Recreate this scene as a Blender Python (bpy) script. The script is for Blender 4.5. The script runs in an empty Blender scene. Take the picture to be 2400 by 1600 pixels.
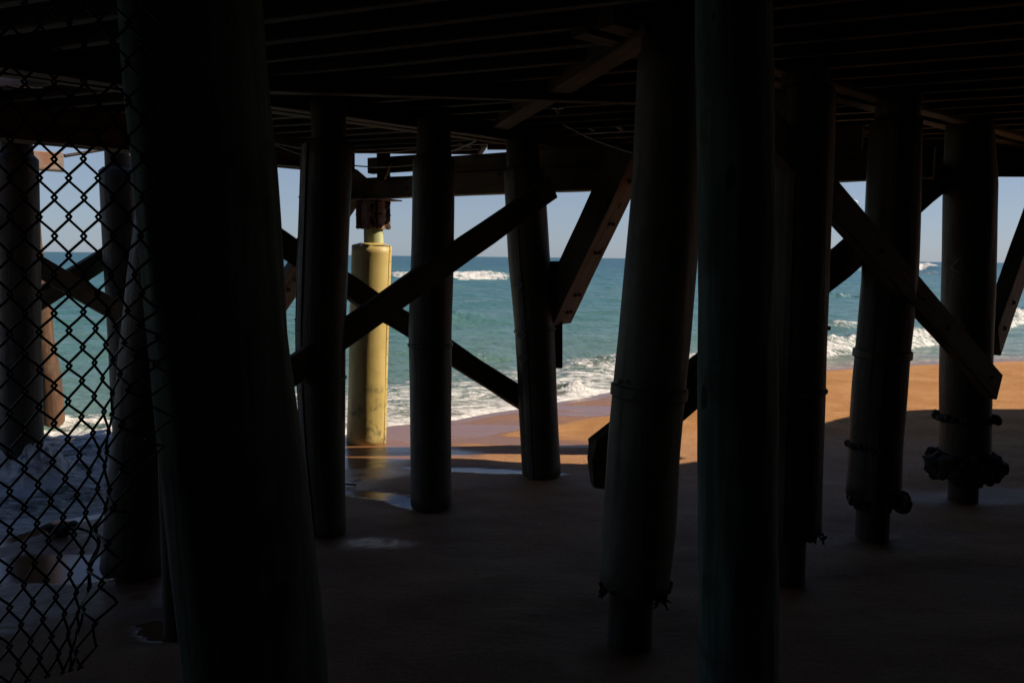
import bpy, bmesh, math, random
import numpy as np
from mathutils import Vector, Matrix, geometry, noise as mnoise
random.seed(7)
rng = np.random.default_rng(7)
sc = bpy.context.scene
col = sc.collection
PI = math.pi

# ---------------------------------------------------------------- camera
F = 1867.0                       # focal length in pixels of the 2400 px wide photograph
CAMZ = 2.6
PITCH, ROLL = math.radians(6.056), 0.01137
CM = Matrix.Translation((0, 0, CAMZ)) @ Matrix.Rotation(PI/2 - PITCH, 4, 'X') @ Matrix.Rotation(ROLL, 4, 'Z')
CR = CM.to_3x3()
cam_d = bpy.data.cameras.new('camera'); cam = bpy.data.objects.new('camera', cam_d); col.objects.link(cam)
cam.matrix_world = CM
cam_d.sensor_width = 36.0; cam_d.lens = F/2400*36.0
cam_d.clip_start = 0.05; cam_d.clip_end = 20000
sc.camera = cam

def ray(px, py):
    return CR @ Vector(((px-1200)/F, -(py-800)/F, -1.0))
def G(px, py, z=0.0):            # where the sight line meets the level z
    d = ray(px, py); t = (z-CAMZ)/d.z
    return Vector((d.x*t, d.y*t, z))
def P(px, py, y):                # where the sight line meets the upright plane at distance y
    d = ray(px, py); t = y/d.y
    return Vector((d.x*t, y, CAMZ+d.z*t))

# ---------------------------------------------------------------- tiny noise (numpy)
def _hash(ix, iy, s):
    h = (ix.astype(np.int64)*374761393 + iy.astype(np.int64)*668265263 + s*974711) & 0x7fffffff
    h = ((h ^ (h >> 13))*1274126177) & 0x7fffffff
    return ((h ^ (h >> 16)) & 0xffff)/65535.0
def vn(x, y, s=0):
    x = np.asarray(x, float); y = np.asarray(y, float)
    ix = np.floor(x); iy = np.floor(y); fx = x-ix; fy = y-iy
    fx = fx*fx*(3-2*fx); fy = fy*fy*(3-2*fy)
    a = _hash(ix, iy, s); b = _hash(ix+1, iy, s); c = _hash(ix, iy+1, s); d = _hash(ix+1, iy+1, s)
    return (a*(1-fx)+b*fx)*(1-fy) + (c*(1-fx)+d*fx)*fy
def fbm(x, y, s=0, o=4):
    r = 0; a = .5; t = 0
    for k in range(o):
        r = r + a*vn(x*2**k+17.3*k, y*2**k-9.1*k, s+k); t += a; a *= .5
    return r/t
def sstep(a, b, x):
    t = np.clip((x-a)/(b-a), 0, 1); return t*t*(3-2*t)

# ---------------------------------------------------------------- materials
def nodes(name):
    m = bpy.data.materials.new(name); m.use_nodes = True
    nt = m.node_tree; b = nt.nodes['Principled BSDF']
    return m, nt, b
def N(nt, t, **k):
    n = nt.nodes.new(t)
    for a, v in k.items():
        if a in n.inputs.keys(): n.inputs[a].default_value = v
        else: setattr(n, a, v)
    return n
def ramp(nt, stops, fac):
    r = nt.nodes.new('ShaderNodeValToRGB'); e = r.color_ramp.elements
    while len(e) > 1: e.remove(e[-1])
    e[0].position, e[0].color = stops[0][0], (*stops[0][1], 1)
    for p, c in stops[1:]:
        q = e.new(p); q.color = (*c, 1)
    nt.links.new(fac, r.inputs[0]); return r.outputs[0]
def mixc(nt, a, b, f, mode='MIX'):
    m = nt.nodes.new('ShaderNodeMix'); m.data_type = 'RGBA'; m.blend_type = mode
    for s, v in ((m.inputs[0], f), (m.inputs[6], a), (m.inputs[7], b)):
        if hasattr(v, 'is_linked'): nt.links.new(v, s)
        else: s.default_value = v if not isinstance(v, tuple) else (*v, 1)
    return m.outputs[2]
def math_(nt, op, a, b=None, c=None, clamp=False):
    m = nt.nodes.new('ShaderNodeMath'); m.operation = op; m.use_clamp = clamp
    for i, v in enumerate((a, b, c)):
        if v is None: continue
        if hasattr(v, 'is_linked'): nt.links.new(v, m.inputs[i])
        else: m.inputs[i].default_value = v
    return m.outputs[0]
def coords(nt, scale=(1, 1, 1), kind='Object'):
    t = nt.nodes.new('ShaderNodeTexCoord'); mp = nt.nodes.new('ShaderNodeMapping')
    mp.inputs['Scale'].default_value = scale
    nt.links.new(t.outputs[kind], mp.inputs[0]); return mp.outputs[0]
def noise_(nt, vec, scale, detail=4, rough=.55, dist=0.0):
    n = N(nt, 'ShaderNodeTexNoise'); n.inputs['Scale'].default_value = scale
    n.inputs['Detail'].default_value = detail; n.inputs['Roughness'].default_value = rough
    n.inputs['Distortion'].default_value = dist
    if vec is not None: nt.links.new(vec, n.inputs['Vector'])
    return n.outputs['Fac']
def bump(nt, b, h, strength=.4, dist=.01, prev=None):
    n = nt.nodes.new('ShaderNodeBump'); n.inputs['Strength'].default_value = strength
    n.inputs['Distance'].default_value = dist
    nt.links.new(h, n.inputs['Height'])
    if prev is not None: nt.links.new(prev, n.inputs['Normal'])
    nt.links.new(n.outputs[0], b.inputs['Normal']); return n.outputs[0]

def wood(name, dark, mid, light, axis, rough=.75, knots=True, stain=None):
    """weathered timber; axis = local axis the grain runs along"""
    m, nt, b = nodes(name)
    s = [14, 14, 14]; s[axis] = .8
    v = coords(nt, tuple(s))
    g = noise_(nt, v, 1.6, 6, .6, .6)
    c = ramp(nt, [(.25, dark), (.5, mid), (.78, light)], g)
    v2 = coords(nt, (1, 1, 1))
    big = noise_(nt, v2, 1.7, 3)
    c = mixc(nt, c, dark, math_(nt, 'MULTIPLY', ramp_f(nt, big, .48, .72), .65))
    if stain:
        c = mixc(nt, c, stain, math_(nt, 'MULTIPLY', ramp_f(nt, noise_(nt, v2, 2.9, 4), .52, .7), .7))
    if knots:
        vo = N(nt, 'ShaderNodeTexVoronoi'); vo.inputs['Scale'].default_value = 1.0
        sk = [5, 5, 5]; sk[axis] = 2.2
        nt.links.new(coords(nt, tuple(sk)), vo.inputs['Vector'])
        k = math_(nt, 'LESS_THAN', vo.outputs['Distance'], .13)
        c = mixc(nt, c, tuple(x*.3 for x in dark), math_(nt, 'MULTIPLY', k, .8))
    nt.links.new(c, b.inputs['Base Color']); b.inputs['Roughness'].default_value = rough
    b.inputs['Specular IOR Level'].default_value = .25
    bump(nt, b, g, .55, .012)
    return m
def ramp_f(nt, f, a, b):
    n = nt.nodes.new('ShaderNodeMapRange'); n.interpolation_type = 'SMOOTHSTEP'
    n.inputs['From Min'].default_value = a; n.inputs['From Max'].default_value = b
    nt.links.new(f, n.inputs['Value']); return n.outputs[0]

def jacket_mat(name, c0, c1, stain, algae=None, rough=.55, algae_top=1.2, bmp=.5):
    """glass-fibre pile jacket: mottled, streaked, algae towards the foot"""
    m, nt, b = nodes(name)
    v = coords(nt, (1, 1, 1)); vs = coords(nt, (9, 9, .5))
    n1 = noise_(nt, v, 2.4, 5, .6); n2 = noise_(nt, vs, 1.3, 5, .6, .4); n3 = noise_(nt, v, 26, 3)
    c = mixc(nt, c0, c1, ramp_f(nt, n1, .35, .68))
    c = mixc(nt, c, stain, math_(nt, 'MULTIPLY', ramp_f(nt, n2, .54, .74), .65))
    if algae:
        sp = N(nt, 'ShaderNodeSeparateXYZ'); nt.links.new(v, sp.inputs[0])
        h = math_(nt, 'ADD', sp.outputs[2], math_(nt, 'MULTIPLY', n1, 1.6))
        f = math_(nt, 'SUBTRACT', 1.0, ramp_f(nt, h, algae_top-.5, algae_top+.8))
        f = math_(nt, 'MULTIPLY', f, ramp_f(nt, noise_(nt, v, 4.2, 6, .7), .5, .68))
        c = mixc(nt, c, algae, f)
    nt.links.new(c, b.inputs['Base Color'])
    rr_ = math_(nt, 'ADD', rough, math_(nt, 'MULTIPLY', math_(nt, 'SUBTRACT', n2, .5), .55), clamp=True); nt.links.new(rr_, b.inputs['Roughness']); b.inputs['Specular IOR Level'].default_value = .35
    hh = math_(nt, 'ADD', n3, math_(nt, 'MULTIPLY', n2, 1.5))
    bump(nt, b, hh, bmp, .012)
    return m
def plain(name, c, rough=.6, metal=0.0, var=.35, scale=14, bmp=.3):
    m, nt, b = nodes(name)
    v = coords(nt); n = noise_(nt, v, scale, 5)
    d = tuple(x*(1-var) for x in c); l = tuple(min(1, x*(1+var)) for x in c)
    nt.links.new(ramp(nt, [(.3, d), (.7, l)], n), b.inputs['Base Color'])
    b.inputs['Roughness'].default_value = rough; b.inputs['Metallic'].default_value = metal
    b.inputs['Specular IOR Level'].default_value = .3
    if bmp: bump(nt, b, n, bmp, .01)
    return m

M = {}
M['jacket'] = jacket_mat('jacket_grey', (.075, .066, .044), (.115, .103, .072), (.038, .028, .018), (.018, .02, .012), .58, .9)
M['jacket_shaded'] = jacket_mat('jacket_shaded', (.034, .029, .019), (.056, .049, .034), (.018, .013, .009), (.012, .013, .008), .58, .9)  # darker copy of the grey jacket, painting in deeper shade
M['jacket_green'] = jacket_mat('jacket_olive', (.11, .107, .082), (.17, .167, .132), (.055, .045, .028), (.018, .021, .012), .58, .8)
M['jacket_yellow'] = jacket_mat('jacket_yellow', (.365, .275, .085), (.43, .335, .125), (.25, .20, .085), (.09, .085, .035), .5, 1.5, .12)
M['core'] = wood('pile_timber', (.03, .025, .02), (.06, .05, .04), (.10, .085, .065), 2, .8)
M['core_green'] = wood('treated_pile_timber', (.22, .22, .10), (.36, .38, .20), (.48, .50, .30), 2, .7, False)
M['green_pile'] = wood('weathered_green_pile', (.05, .078, .068), (.095, .145, .127), (.19, .265, .235), 2, .8, True, (.04, .045, .04))
M['red_pile'] = wood('reddish_pile', (.035, .018, .011), (.07, .036, .02), (.16, .085, .045), 2, .75, True, (.12, .09, .06))
M['beam'] = wood('cap_timber', (.025, .013, .008), (.06, .032, .017), (.105, .06, .032), 0, .8)
M['brace'] = wood('brace_timber', (.05, .041, .026), (.105, .087, .055), (.16, .135, .088), 0, .8)
M['pale_lit'] = wood('pale_lit_timber', (.17, .12, .095), (.34, .265, .22), (.45, .37, .31), 0, .75, True, (.30, .12, .05))  # pale copy of brace timber, painting light onto faces that catch it
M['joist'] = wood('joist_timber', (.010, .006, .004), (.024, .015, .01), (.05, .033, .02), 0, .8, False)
M['deck'] = wood('deck_boards', (.025, .015, .01), (.045, .03, .02), (.07, .05, .034), 0, .85)
M['steel'] = plain('galvanised_bolts', (.10, .08, .065), .55, .6, .5, 40)
M['washer'] = plain('galvanised_plate', (.34, .33, .31), .6, .1, .3, 30)
M['rust'] = plain('rusty_steel', (.15, .095, .065), .7, .25, .6, 12)
M['oyster'] = plain('oyster_crust', (.03, .025, .015), .9, 0, .6, 22, .9)
M['weed'] = plain('dark_weed', (.02, .018, .012), .7, 0, .5, 30)
M['wire'] = plain('fence_wire', (.03, .03, .035), .5, .5, .4, 40, 0)
M['cable'] = plain('grey_cable', (.30, .29, .27), .55, 0, .2, 10, 0)
M['rope'] = plain('yellow_rope', (.62, .48, .22), .8, 0, .3, 60, 0)
M['concrete'] = plain('shade_wall_concrete', (.22, .2, .18), .85, 0, .35, 3)
M['gull'] = plain('gull_feathers', (.7, .7, .7), .8, 0, .1, 10, 0)

# ---------------------------------------------------------------- object helpers
def tag(o, label=None, cat=None, group=None, kind=None):
    if label: o['label'] = label
    if cat: o['category'] = cat
    if group: o['group'] = group
    if kind: o['kind'] = kind
    return o
def empty(name, loc, label, cat, group=None):
    o = bpy.data.objects.new(name, None); col.objects.link(o); o.location = loc
    o.empty_display_size = .2
    return tag(o, label, cat, group)
def obj(name, bm, mat, parent=None, smooth=True, loc=None, mw=None, autosm=None):
    me = bpy.data.meshes.new(name)
    bmesh.ops.recalc_face_normals(bm, faces=bm.faces)
    bm.to_mesh(me); bm.free()
    me.materials.append(mat)
    if smooth: me.polygons.foreach_set('use_smooth', [True]*len(me.polygons))
    o = bpy.data.objects.new(name, me); col.objects.link(o)
    if mw is not None: o.matrix_world = mw
    elif loc is not None: o.location = loc
    if autosm:
        try: me.set_sharp_from_angle(angle=autosm)
        except Exception: pass
    if parent is not None: o.parent = parent
    return o

def tube(bm, pts, radii, seg=28, cap=True, wob=0.0, wfreq=3.0, seed=0.0, ribs=0, rib_amp=0.0, rag=(0, 0)):
    """ring-skinned round body through pts (vertical-ish); wob = surface irregularity"""
    rings = []
    n = len(pts)
    for i, (p, r) in enumerate(zip(pts, radii)):
        a = pts[max(0, i-1)]; b = pts[min(n-1, i+1)]
        ax = (b-a).normalized() if (b-a).length > 1e-6 else Vector((0, 0, 1))
        u = ax.cross(Vector((0, 1, 0)))
        if u.length < 1e-3: u = ax.cross(Vector((1, 0, 0)))
        u.normalize(); w = ax.cross(u).normalized()
        ring = []
        for k in range(seg):
            t = 2*PI*k/seg
            d = u*math.cos(t)+w*math.sin(t)
            rr = r
            if wob:
                rr += wob*mnoise.noise(Vector((math.cos(t)*wfreq*.6+seed, math.sin(t)*wfreq*.6, (p.z+seed)*wfreq*.35)))
            if ribs: rr += rib_amp*math.cos(t*ribs)
            off = Vector((0, 0, 0))
            if i == 0 and rag[0]: off = ax*(rag[0]*mnoise.noise(Vector((math.cos(t)*2.3+seed, math.sin(t)*2.3, 1.7+seed))))
            if i == n-1 and rag[1]: off = ax*(rag[1]*mnoise.noise(Vector((math.cos(t)*2.3+seed, math.sin(t)*2.3, 4.7+seed))))
            ring.append(bm.verts.new(p+d*rr+off))
        rings.append(ring)
    for a, b in zip(rings, rings[1:]):
        for k in range(seg):
            bm.faces.new((a[k], a[(k+1) % seg], b[(k+1) % seg], b[k]))
    if cap:
        bm.faces.new(rings[0]); bm.faces.new(rings[-1])
def lerp_pts(secs, n):
    """secs: list of (Vector, r) -> resampled"""
    out = []
    L = [0]
    for a, b in zip(secs, secs[1:]): L.append(L[-1]+(b[0]-a[0]).length)
    for i in range(n):
        s = L[-1]*i/(n-1)
        k = max(j for j in range(len(L)) if L[j] <= s+1e-9); k = min(k, len(secs)-2)
        t = (s-L[k])/max(1e-9, L[k+1]-L[k])
        out.append((secs[k][0].lerp(secs[k+1][0], t), secs[k][1]*(1-t)+secs[k+1][1]*t))
    return out
def secs_px(lst, y):
    """[(left px, right px, py)] at plane y -> [(centre, radius)]"""
    out = []
    for l, r, py in lst:
        a = P(l, py, y); b = P(r, py, y)
        out.append(((a+b)/2, (b-a).length/2))
    return out
def wire_tube(bm, pts, r, seg=6):
    rings = []
    n = len(pts)
    up = Vector((.13, .9, .31)).normalized()
    for i, p in enumerate(pts):
        a = pts[max(0, i-1)]; b = pts[min(n-1, i+1)]
        ax = (b-a).normalized(); u = ax.cross(up)
        if u.length < .1: u = ax.cross(Vector((1, 0, 0)))
        u.normalize(); w = ax.cross(u)
        rings.append([bm.verts.new(p+(u*math.cos(2*PI*k/seg)+w*math.sin(2*PI*k/seg))*r) for k in range(seg)])
    for a, b in zip(rings, rings[1:]):
        for k in range(seg): bm.faces.new((a[k], a[(k+1) % seg], b[(k+1) % seg], b[k]))
    bm.faces.new(rings[0]); bm.faces.new(rings[-1])

def beam_matrix(p0, p1, side=None):
    x = (p1-p0).normalized()
    z = Vector((0, 0, 1))
    if side is not None: yv = side.normalized(); z = x.cross(yv).normalized(); yv = z.cross(x)
    else:
        yv = z.cross(x).normalized(); z = x.cross(yv)
    m = Matrix((x, yv, z)).transposed().to_4x4(); m.translation = p0
    return m
def beam_bm(L, h, t, rough=.004, seed=0.0, bev=.008, h1=None, ends=(0, 0), step=.35, rot=0.0):
    """timber: local X 0..L, thickness t on Y, height h on Z; worn edges"""
    bm = bmesh.new()
    n = max(2, int(L/step)+1); h1 = h if h1 is None else h1
    prof = [(-1, -1), (0, -1), (1, -1), (1, 0), (1, 1), (0, 1), (-1, 1), (-1, 0)]
    b = bev
    rings = []
    for i in range(n+1):
        x = L*i/n; hh = h+(h1-h)*i/n
        pr = []
        for (sy, sz) in ((-1, -1), (1, -1), (1, 1), (-1, 1)):
            y = sy*t/2; z = sz*hh/2
            for q in ((0, 1) if sy*sz > 0 else (1, 0)):
                yy, zz = (y, z-sz*b) if q == 0 else (y-sy*b, z)
                pr.append((yy, zz))
        ring = []
        for (yy, zz) in pr:
            e = Vector((x*1.7+seed, yy*9+seed*.3, zz*9))
            dx = 0
            if i == 0: dx = ends[0]*zz/hh*1.0
            if i == n: dx = ends[1]*zz/hh*1.0
            ring.append(bm.verts.new((x+dx, yy+rough*mnoise.noise(e), zz+rough*1.6*mnoise.noise(e+Vector((9, 3, 1))))))
        rings.append(ring)
    if rot:                                  # rotten end: crumbles away in a few uneven steps
        for f, sc_ in ((.35, .93), (.7, .78), (1.0, .5)):
            bm_ = []
            for v in rings[n]:
                p = v.co.copy(); p.x += rot*f; p.y *= sc_; p.z = p.z*sc_
                p += Vector((mnoise.noise(p*9+Vector((seed, f, 0)))*.05, 0, mnoise.noise(p*11+Vector((f, seed, 3)))*.045))
                bm_.append(bm.verts.new(p))
            rings.append(bm_)
    m = len(rings[0])
    for a, c in zip(rings, rings[1:]):
        for k in range(m): bm.faces.new((a[k], a[(k+1) % m], c[(k+1) % m], c[k]))
    bm.faces.new(rings[0]); bm.faces.new(rings[-1])
    return bm
_bs = [0.0]
def beam(name, p0, p1, h, t, mat, label=None, cat='beam', group=None, parent=None, side=None, **k):
    _bs[0] += 3.7
    mw = beam_matrix(p0, p1, side)
    o = obj(name, beam_bm((p1-p0).length, h, t, seed=_bs[0], **k), mat, None, False, mw=mw)
    if parent is not None:
        o.parent = parent; o.matrix_parent_inverse = Matrix.Translation(parent.location).inverted(); 
    if label: tag(o, label, cat, group)
    o['_L'] = (p1-p0).length
    return o
def bolt_bm(r=.018, plate=.045, hgt=.02, square=True):
    """bolt head with washer plate; sticks out along -Y"""
    bm = bmesh.new()
    def prism(n, rad, y0, y1, rot=0):
        a = [bm.verts.new((rad*math.cos(rot+2*PI*k/n), y0, rad*math.sin(rot+2*PI*k/n))) for k in range(n)]
        c = [bm.verts.new((rad*math.cos(rot+2*PI*k/n), y1, rad*math.sin(rot+2*PI*k/n))) for k in range(n)]
        for k in range(n): bm.faces.new((a[k], a[(k+1) % n], c[(k+1) % n], c[k]))
        bm.faces.new(a); bm.faces.new(c)
    if plate: prism(4 if square else 14, plate, .004, -.007, .5)
    prism(6, r, -.006, -.006-hgt, .2)
    return bm
def bolt_on_beam(o, xs, zs=(0,), face=-1, t=.1, r=.012, plate=0.019):
    for x in xs:
        for z in zs:
            b = obj('bolt', bolt_bm(r, plate, .022, False), M['steel'], None, False)
            b.parent = o
            m = Matrix.Translation((x, face*t/2, z))
            if face > 0: m = m @ Matrix.Rotation(PI, 4, 'Z')
            b.matrix_local = m

# ---------------------------------------------------------------- ground plan taken from the photograph
SUN_EL = math.radians(37)
SUN = Vector((math.cos(SUN_EL)*.9955, math.cos(SUN_EL)*.095, math.sin(SUN_EL)))

shore_px = [(-420, 1420), (-150, 1300), (0, 1256), (52, 1239), (95, 1219), (143, 1210), (230, 1196), (330, 1165), (480, 1110), (640, 1060), (740, 1034), (809, 1012),
            (905, 995), (959, 990), (1060, 981), (1104, 972), (1149, 964), (1214, 955), (1307, 938), (1367, 930), (1395, 921),
            (1438, 915), (1600, 893), (1760, 874), (1936, 861), (2000, 857), (2125, 850), (2207, 848), (2318, 843), (2400, 840), (2560, 832)]
SH = [np.array((-26., 3.2)), np.array((-12., 4.3))] + [np.array(G(*p).xy) for p in shore_px]
d_end = np.array((.92, .39)); SH.append(SH[-1]+d_end*30); SH.append(SH[-1]+d_end*2500)
SH.insert(0, np.array((-4000., -900.)))
SH = np.array(SH)
def seg_dist(X, Y, pl):
    best = np.full(X.shape, 1e9); par = np.zeros(X.shape); sgn = np.ones(X.shape)
    acc = 0
    for a, b in zip(pl, pl[1:]):
        d = b-a; L2 = d@d
        t = np.clip(((X-a[0])*d[0]+(Y-a[1])*d[1])/L2, 0, 1)
        ex = X-(a[0]+t*d[0]); ey = Y-(a[1]+t*d[1]); q = np.hypot(ex, ey)
        cr = d[0]*(Y-a[1])-d[1]*(X-a[0])
        m = q < best
        best = np.where(m, q, best); sgn = np.where(m, np.sign(cr), sgn); par = np.where(m, acc+t*math.sqrt(L2), par)
        acc += math.sqrt(L2)
    return best, sgn, par
def shore_sd(X, Y):              # + out at sea
    b, s, _ = seg_dist(X, Y, SH); return b*s

def grid_mesh(name, X, Y, Z, keep=None, attrs=None, mat=None):
    nr, nc = X.shape
    idx = np.arange(nr*nc).reshape(nr, nc)
    q = np.stack([idx[:-1, :-1], idx[:-1, 1:], idx[1:, 1:], idx[1:, :-1]], -1).reshape(-1, 4)
    if keep is not None:
        k = keep.reshape(-1); q = q[k[q].any(1)]
        used = np.zeros(nr*nc, bool); used[q.reshape(-1)] = True
        remap = np.cumsum(used)-1; q = remap[q]
    else: used = np.ones(nr*nc, bool)
    V = np.stack([X, Y, Z], -1).reshape(-1, 3)[used].astype(np.float32)
    me = bpy.data.meshes.new(name)
    me.vertices.add(len(V)); me.vertices.foreach_set('co', V.reshape(-1))
    me.loops.add(q.size); me.loops.foreach_set('vertex_index', q.reshape(-1).astype(np.int32))
    me.polygons.add(len(q)); me.polygons.foreach_set('loop_start', np.arange(0, q.size, 4, dtype=np.int32))
    me.update(calc_edges=True)
    me.polygons.foreach_set('use_smooth', np.ones(len(q), bool))
    for n, a in (attrs or {}).items():
        at = me.attributes.new(n, 'FLOAT', 'POINT'); at.data.foreach_set('value', a.reshape(-1)[used].astype(np.float32))
    me.validate(); me.update()
    me.materials.append(mat)
    o = bpy.data.objects.new(name, me); col.objects.link(o); return o

# ---------------------------------------------------------------- sand
def axis_pts(lo, a, b, hi, step, g=1.16):
    c = list(np.arange(a, b+step/2, step)); s = step
    while c[-1] < hi: s *= g; c.append(c[-1]+s)
    s = step; l = [a]
    while l[-1] > lo: s *= g; l.append(l[-1]-s)
    return np.array(l[:0:-1]+c)
xs = axis_pts(-400, -7.5, 10.5, 2500, .05); ys = axis_pts(-60, 4.0, 19.0, 2500, .05)
X, Y = np.meshgrid(xs, ys)
sd = shore_sd(X, Y)
def ell(px, py, rx, ry, rot=0.0):
    c = G(px, py); dx = X-c.x; dy = Y-c.y
    ca, sa = math.cos(rot), math.sin(rot)
    return ((dx*ca+dy*sa)/rx)**2 + ((-dx*sa+dy*ca)/ry)**2
wob = (fbm(X*.55, Y*1.5, 3)-.5); wob2 = (fbm(X*2.2, Y*5, 5)-.5)
wet = np.zeros_like(X)
yy = Y + .12*X + .5*wob
inland = sstep(4.2, 1.6, X+.7*wob*2)
# bands left by the last swashes, long lobes lying along the beach
wet = np.maximum(wet, sstep(-1.6, -1.3, sd+.45*wob)*sstep(3.2, 1.9, X-.35*(Y-12))*(.56+.4*sstep(.32, .55, fbm(X*.3+3, Y*2.2+.5*wob, 8))))
wet = np.maximum(wet, sstep(11.45, 11.30, yy)*sstep(10.75, 10.9, yy)*sstep(2.2, .2, X+wob*3)*.8)
wet = np.maximum(wet, sstep(10.6, 10.45, yy)*sstep(10.0, 10.2, yy)*sstep(.9, -.6, X+wob*2)*.9)
wet = np.maximum(wet, sstep(-.4, -1.6, X+.35*(10-Y)+wob*1.2)*sstep(8.25, 8.6, Y+wob*1.2)*(.84+.12*sstep(-.1, .2, wob+wob2))*sstep(12.5, 11.8, Y))
# standing film beside the piles
for e, v in ((ell(1150, 1104, 1.15, .16, -.12), .97), (ell(1228, 1108, .5, .07, -.1), 1.0), (ell(905, 1163, .7, .16, -.28), .93),
             (ell(958, 1181, .30, .07, -.4), 1.0), (ell(855, 1271, .55, .2), .80), (ell(100, 1275, 1.8, .9, .5), .80),
             (ell(215, 1370, .9, .75, .6), .78), (ell(60, 1400, 1.2, .7, .5), .74), (ell(235, 1330, .5, .3, .5), .97),
             (ell(398, 1460, .26, .16), 1.0), (ell(365, 1336, .5, .08, .2), .95), (ell(2290, 1160, 1.1, .35, .1), .45), (ell(2060, 1255, 1.1, .35, 0), .40),
             (ell(1440, 1500, .9, .3, 0), .30)):
    wet = np.maximum(wet, v*(sstep(1.25, .75, e+.5*wob2+.5*wob) if v > .9 else sstep(1.9, .15, e+1.1*wob2+1.2*wob)))
wet = np.maximum(wet, (.66+.5*wob+.35*wob2)*sstep(-2.0, -2.7, X+.25*(Y-7)+wob)*sstep(4.6, 5.6, Y+wob)*sstep(9.5, 8.5, Y))
wet = np.maximum(wet, sstep(-.6, -.25, sd)*.95)
damp_shade = np.clip(.25+.45*sstep(6.5, 2.2, X-.2*(Y-8)+wob*4) + .25*wob2, 0, 1)*sstep(12.5, 10.5, Y)  # damp tone and sheen under the deck, with its shade painted into the colour
wet = wet*np.where((wet > .3) & (wet < .9) & (Y < 8.4), .62+.5*_hash(np.floor(X*20), np.floor(Y*20), 9), 1)
und = (fbm(X*.35, Y*.5, 11)-.5)*.10 + (fbm(X*1.4, Y*2.2, 12)-.5)*.034 + (fbm(X*5, Y*6, 13)-.5)*.006
flat = sstep(.2, .9, wet)
und = und*(1-.75*flat)*sstep(-.1, -2.0, sd) + 0.004*(1-flat)*(fbm(X*14, Y*14, 14)-.5)
Zs = und + np.where(sd > 0, -np.minimum(.07*sd, 3.0), 0)
# scour hollows round the piles
for (px, py, r, dpt) in ((1475, 1490, .55, .05), (1850, 1347, .5, .03), (2045, 1254, .5, .03), (2258, 1166, .55, .03), (404, 1462, .3, .06), (757, 1247, .45, .02), (1010, 1183, .42, .03)):
    c = G(px, py); q = np.hypot(X-c.x, Y-c.y)
    Zs -= dpt*np.exp(-(q/r)**4)
pool = sstep(.9, .99, wet)

def sand_material():
    m, nt, b = nodes('coquina_sand')
    v = coords(nt)
    at = N(nt, 'ShaderNodeAttribute', attribute_name='wet').outputs['Fac']
    dm = N(nt, 'ShaderNodeAttribute', attribute_name='damp_shade').outputs['Fac']
    n1 = noise_(nt, v, 1.1, 4); n2 = noise_(nt, v, 7, 5); n3 = noise_(nt, v, 120, 3, .7); n4 = noise_(nt, v, 420, 2)
    dry = mixc(nt, (.285, .146, .060), (.35, .188, .085), ramp_f(nt, n1, .35, .65))
    grain = ramp(nt, [(.3, (.62, .6, .58)), (.5, (1, 1, 1)), (.72, (1.28, 1.25, 1.2))], n4)
    dry = mixc(nt, dry, grain, 1.0, 'MULTIPLY')
    g2 = ramp(nt, [(.32, (.5, .5, .5)), (.5, (1, 1, 1)), (.68, (1.6, 1.57, 1.52))], noise_(nt, v, 62, 3, .8))
    dry = mixc(nt, dry, g2, 1.0, 'MULTIPLY')
    dry = mixc(nt, dry, (.19, .085, .033), math_(nt, 'MULTIPLY', ramp_f(nt, n2, .5, .75), .35))
    damp_shade_c = mixc(nt, dry, (.20, .105, .055), math_(nt, 'MULTIPLY', dm, .5))
    wetc = mixc(nt, (.16, .075, .037), (.21, .10, .048), n2)
    nt_w = ramp_f(nt, at, .15, .75)
    c = mixc(nt, damp_shade_c, wetc, nt_w)
    # shell crumbs
    vo = N(nt, 'ShaderNodeTexVoronoi'); vo.inputs['Scale'].default_value = 11; nt.links.new(v, vo.inputs['Vector'])
    sp = math_(nt, 'MULTIPLY', math_(nt, 'LESS_THAN', vo.outputs['Distance'], .06), math_(nt, 'GREATER_THAN', vo.outputs['Color'], .7))
    c = mixc(nt, c, (.75, .7, .62), math_(nt, 'MULTIPLY', sp, .8))
    nt.links.new(c, b.inputs['Base Color'])
    r = N(nt, 'ShaderNodeMapRange'); nt.links.new(at, r.inputs['Value'])
    at0 = at; at = math_(nt, 'MAXIMUM', at, math_(nt, 'MULTIPLY', dm, .44))
    rr = ramp(nt, [(0, (1,)*3), (.3, (.8,)*3), (.6, (.42,)*3), (.85, (.25,)*3), (.93, (.12,)*3), (1, (.04,)*3)], at)
    nt.links.new(rr, b.inputs['Roughness'])
    sp_ = ramp(nt, [(0, (.03,)*3), (.3, (.25,)*3), (.6, (.4,)*3), (1, (.55,)*3)], at)
    nt.links.new(sp_, b.inputs['Specular IOR Level'])
    h = math_(nt, 'ADD', n3, math_(nt, 'MULTIPLY', n4, .6))
    inv = ramp(nt, [(0, (1,)*3), (.5, (.9,)*3), (.8, (.5,)*3), (.94, (.08,)*3), (1, (0,)*3)], at)
    h = math_(nt, 'MULTIPLY', h, inv)
    n = bump(nt, b, h, .8, .006)
    rip = noise_(nt, coords(nt, (1, 3, 1)), 6, 3)
    bump(nt, b, math_(nt, 'MULTIPLY', rip, inv), .25, .03, n)
    return m
sand = grid_mesh('sand', X, Y, Zs, None, {'wet': wet, 'damp_shade': damp_shade}, sand_material())
tag(sand, 'orange coquina sand beach, dry in the sun and wet under the pier', None, None, 'structure')
def sand_z(x, y):
    i = int(np.clip(np.searchsorted(ys, y), 1, len(ys)-1)); j = int(np.clip(np.searchsorted(xs, x), 1, len(xs)-1))
    return float(Zs[i, j])

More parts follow.
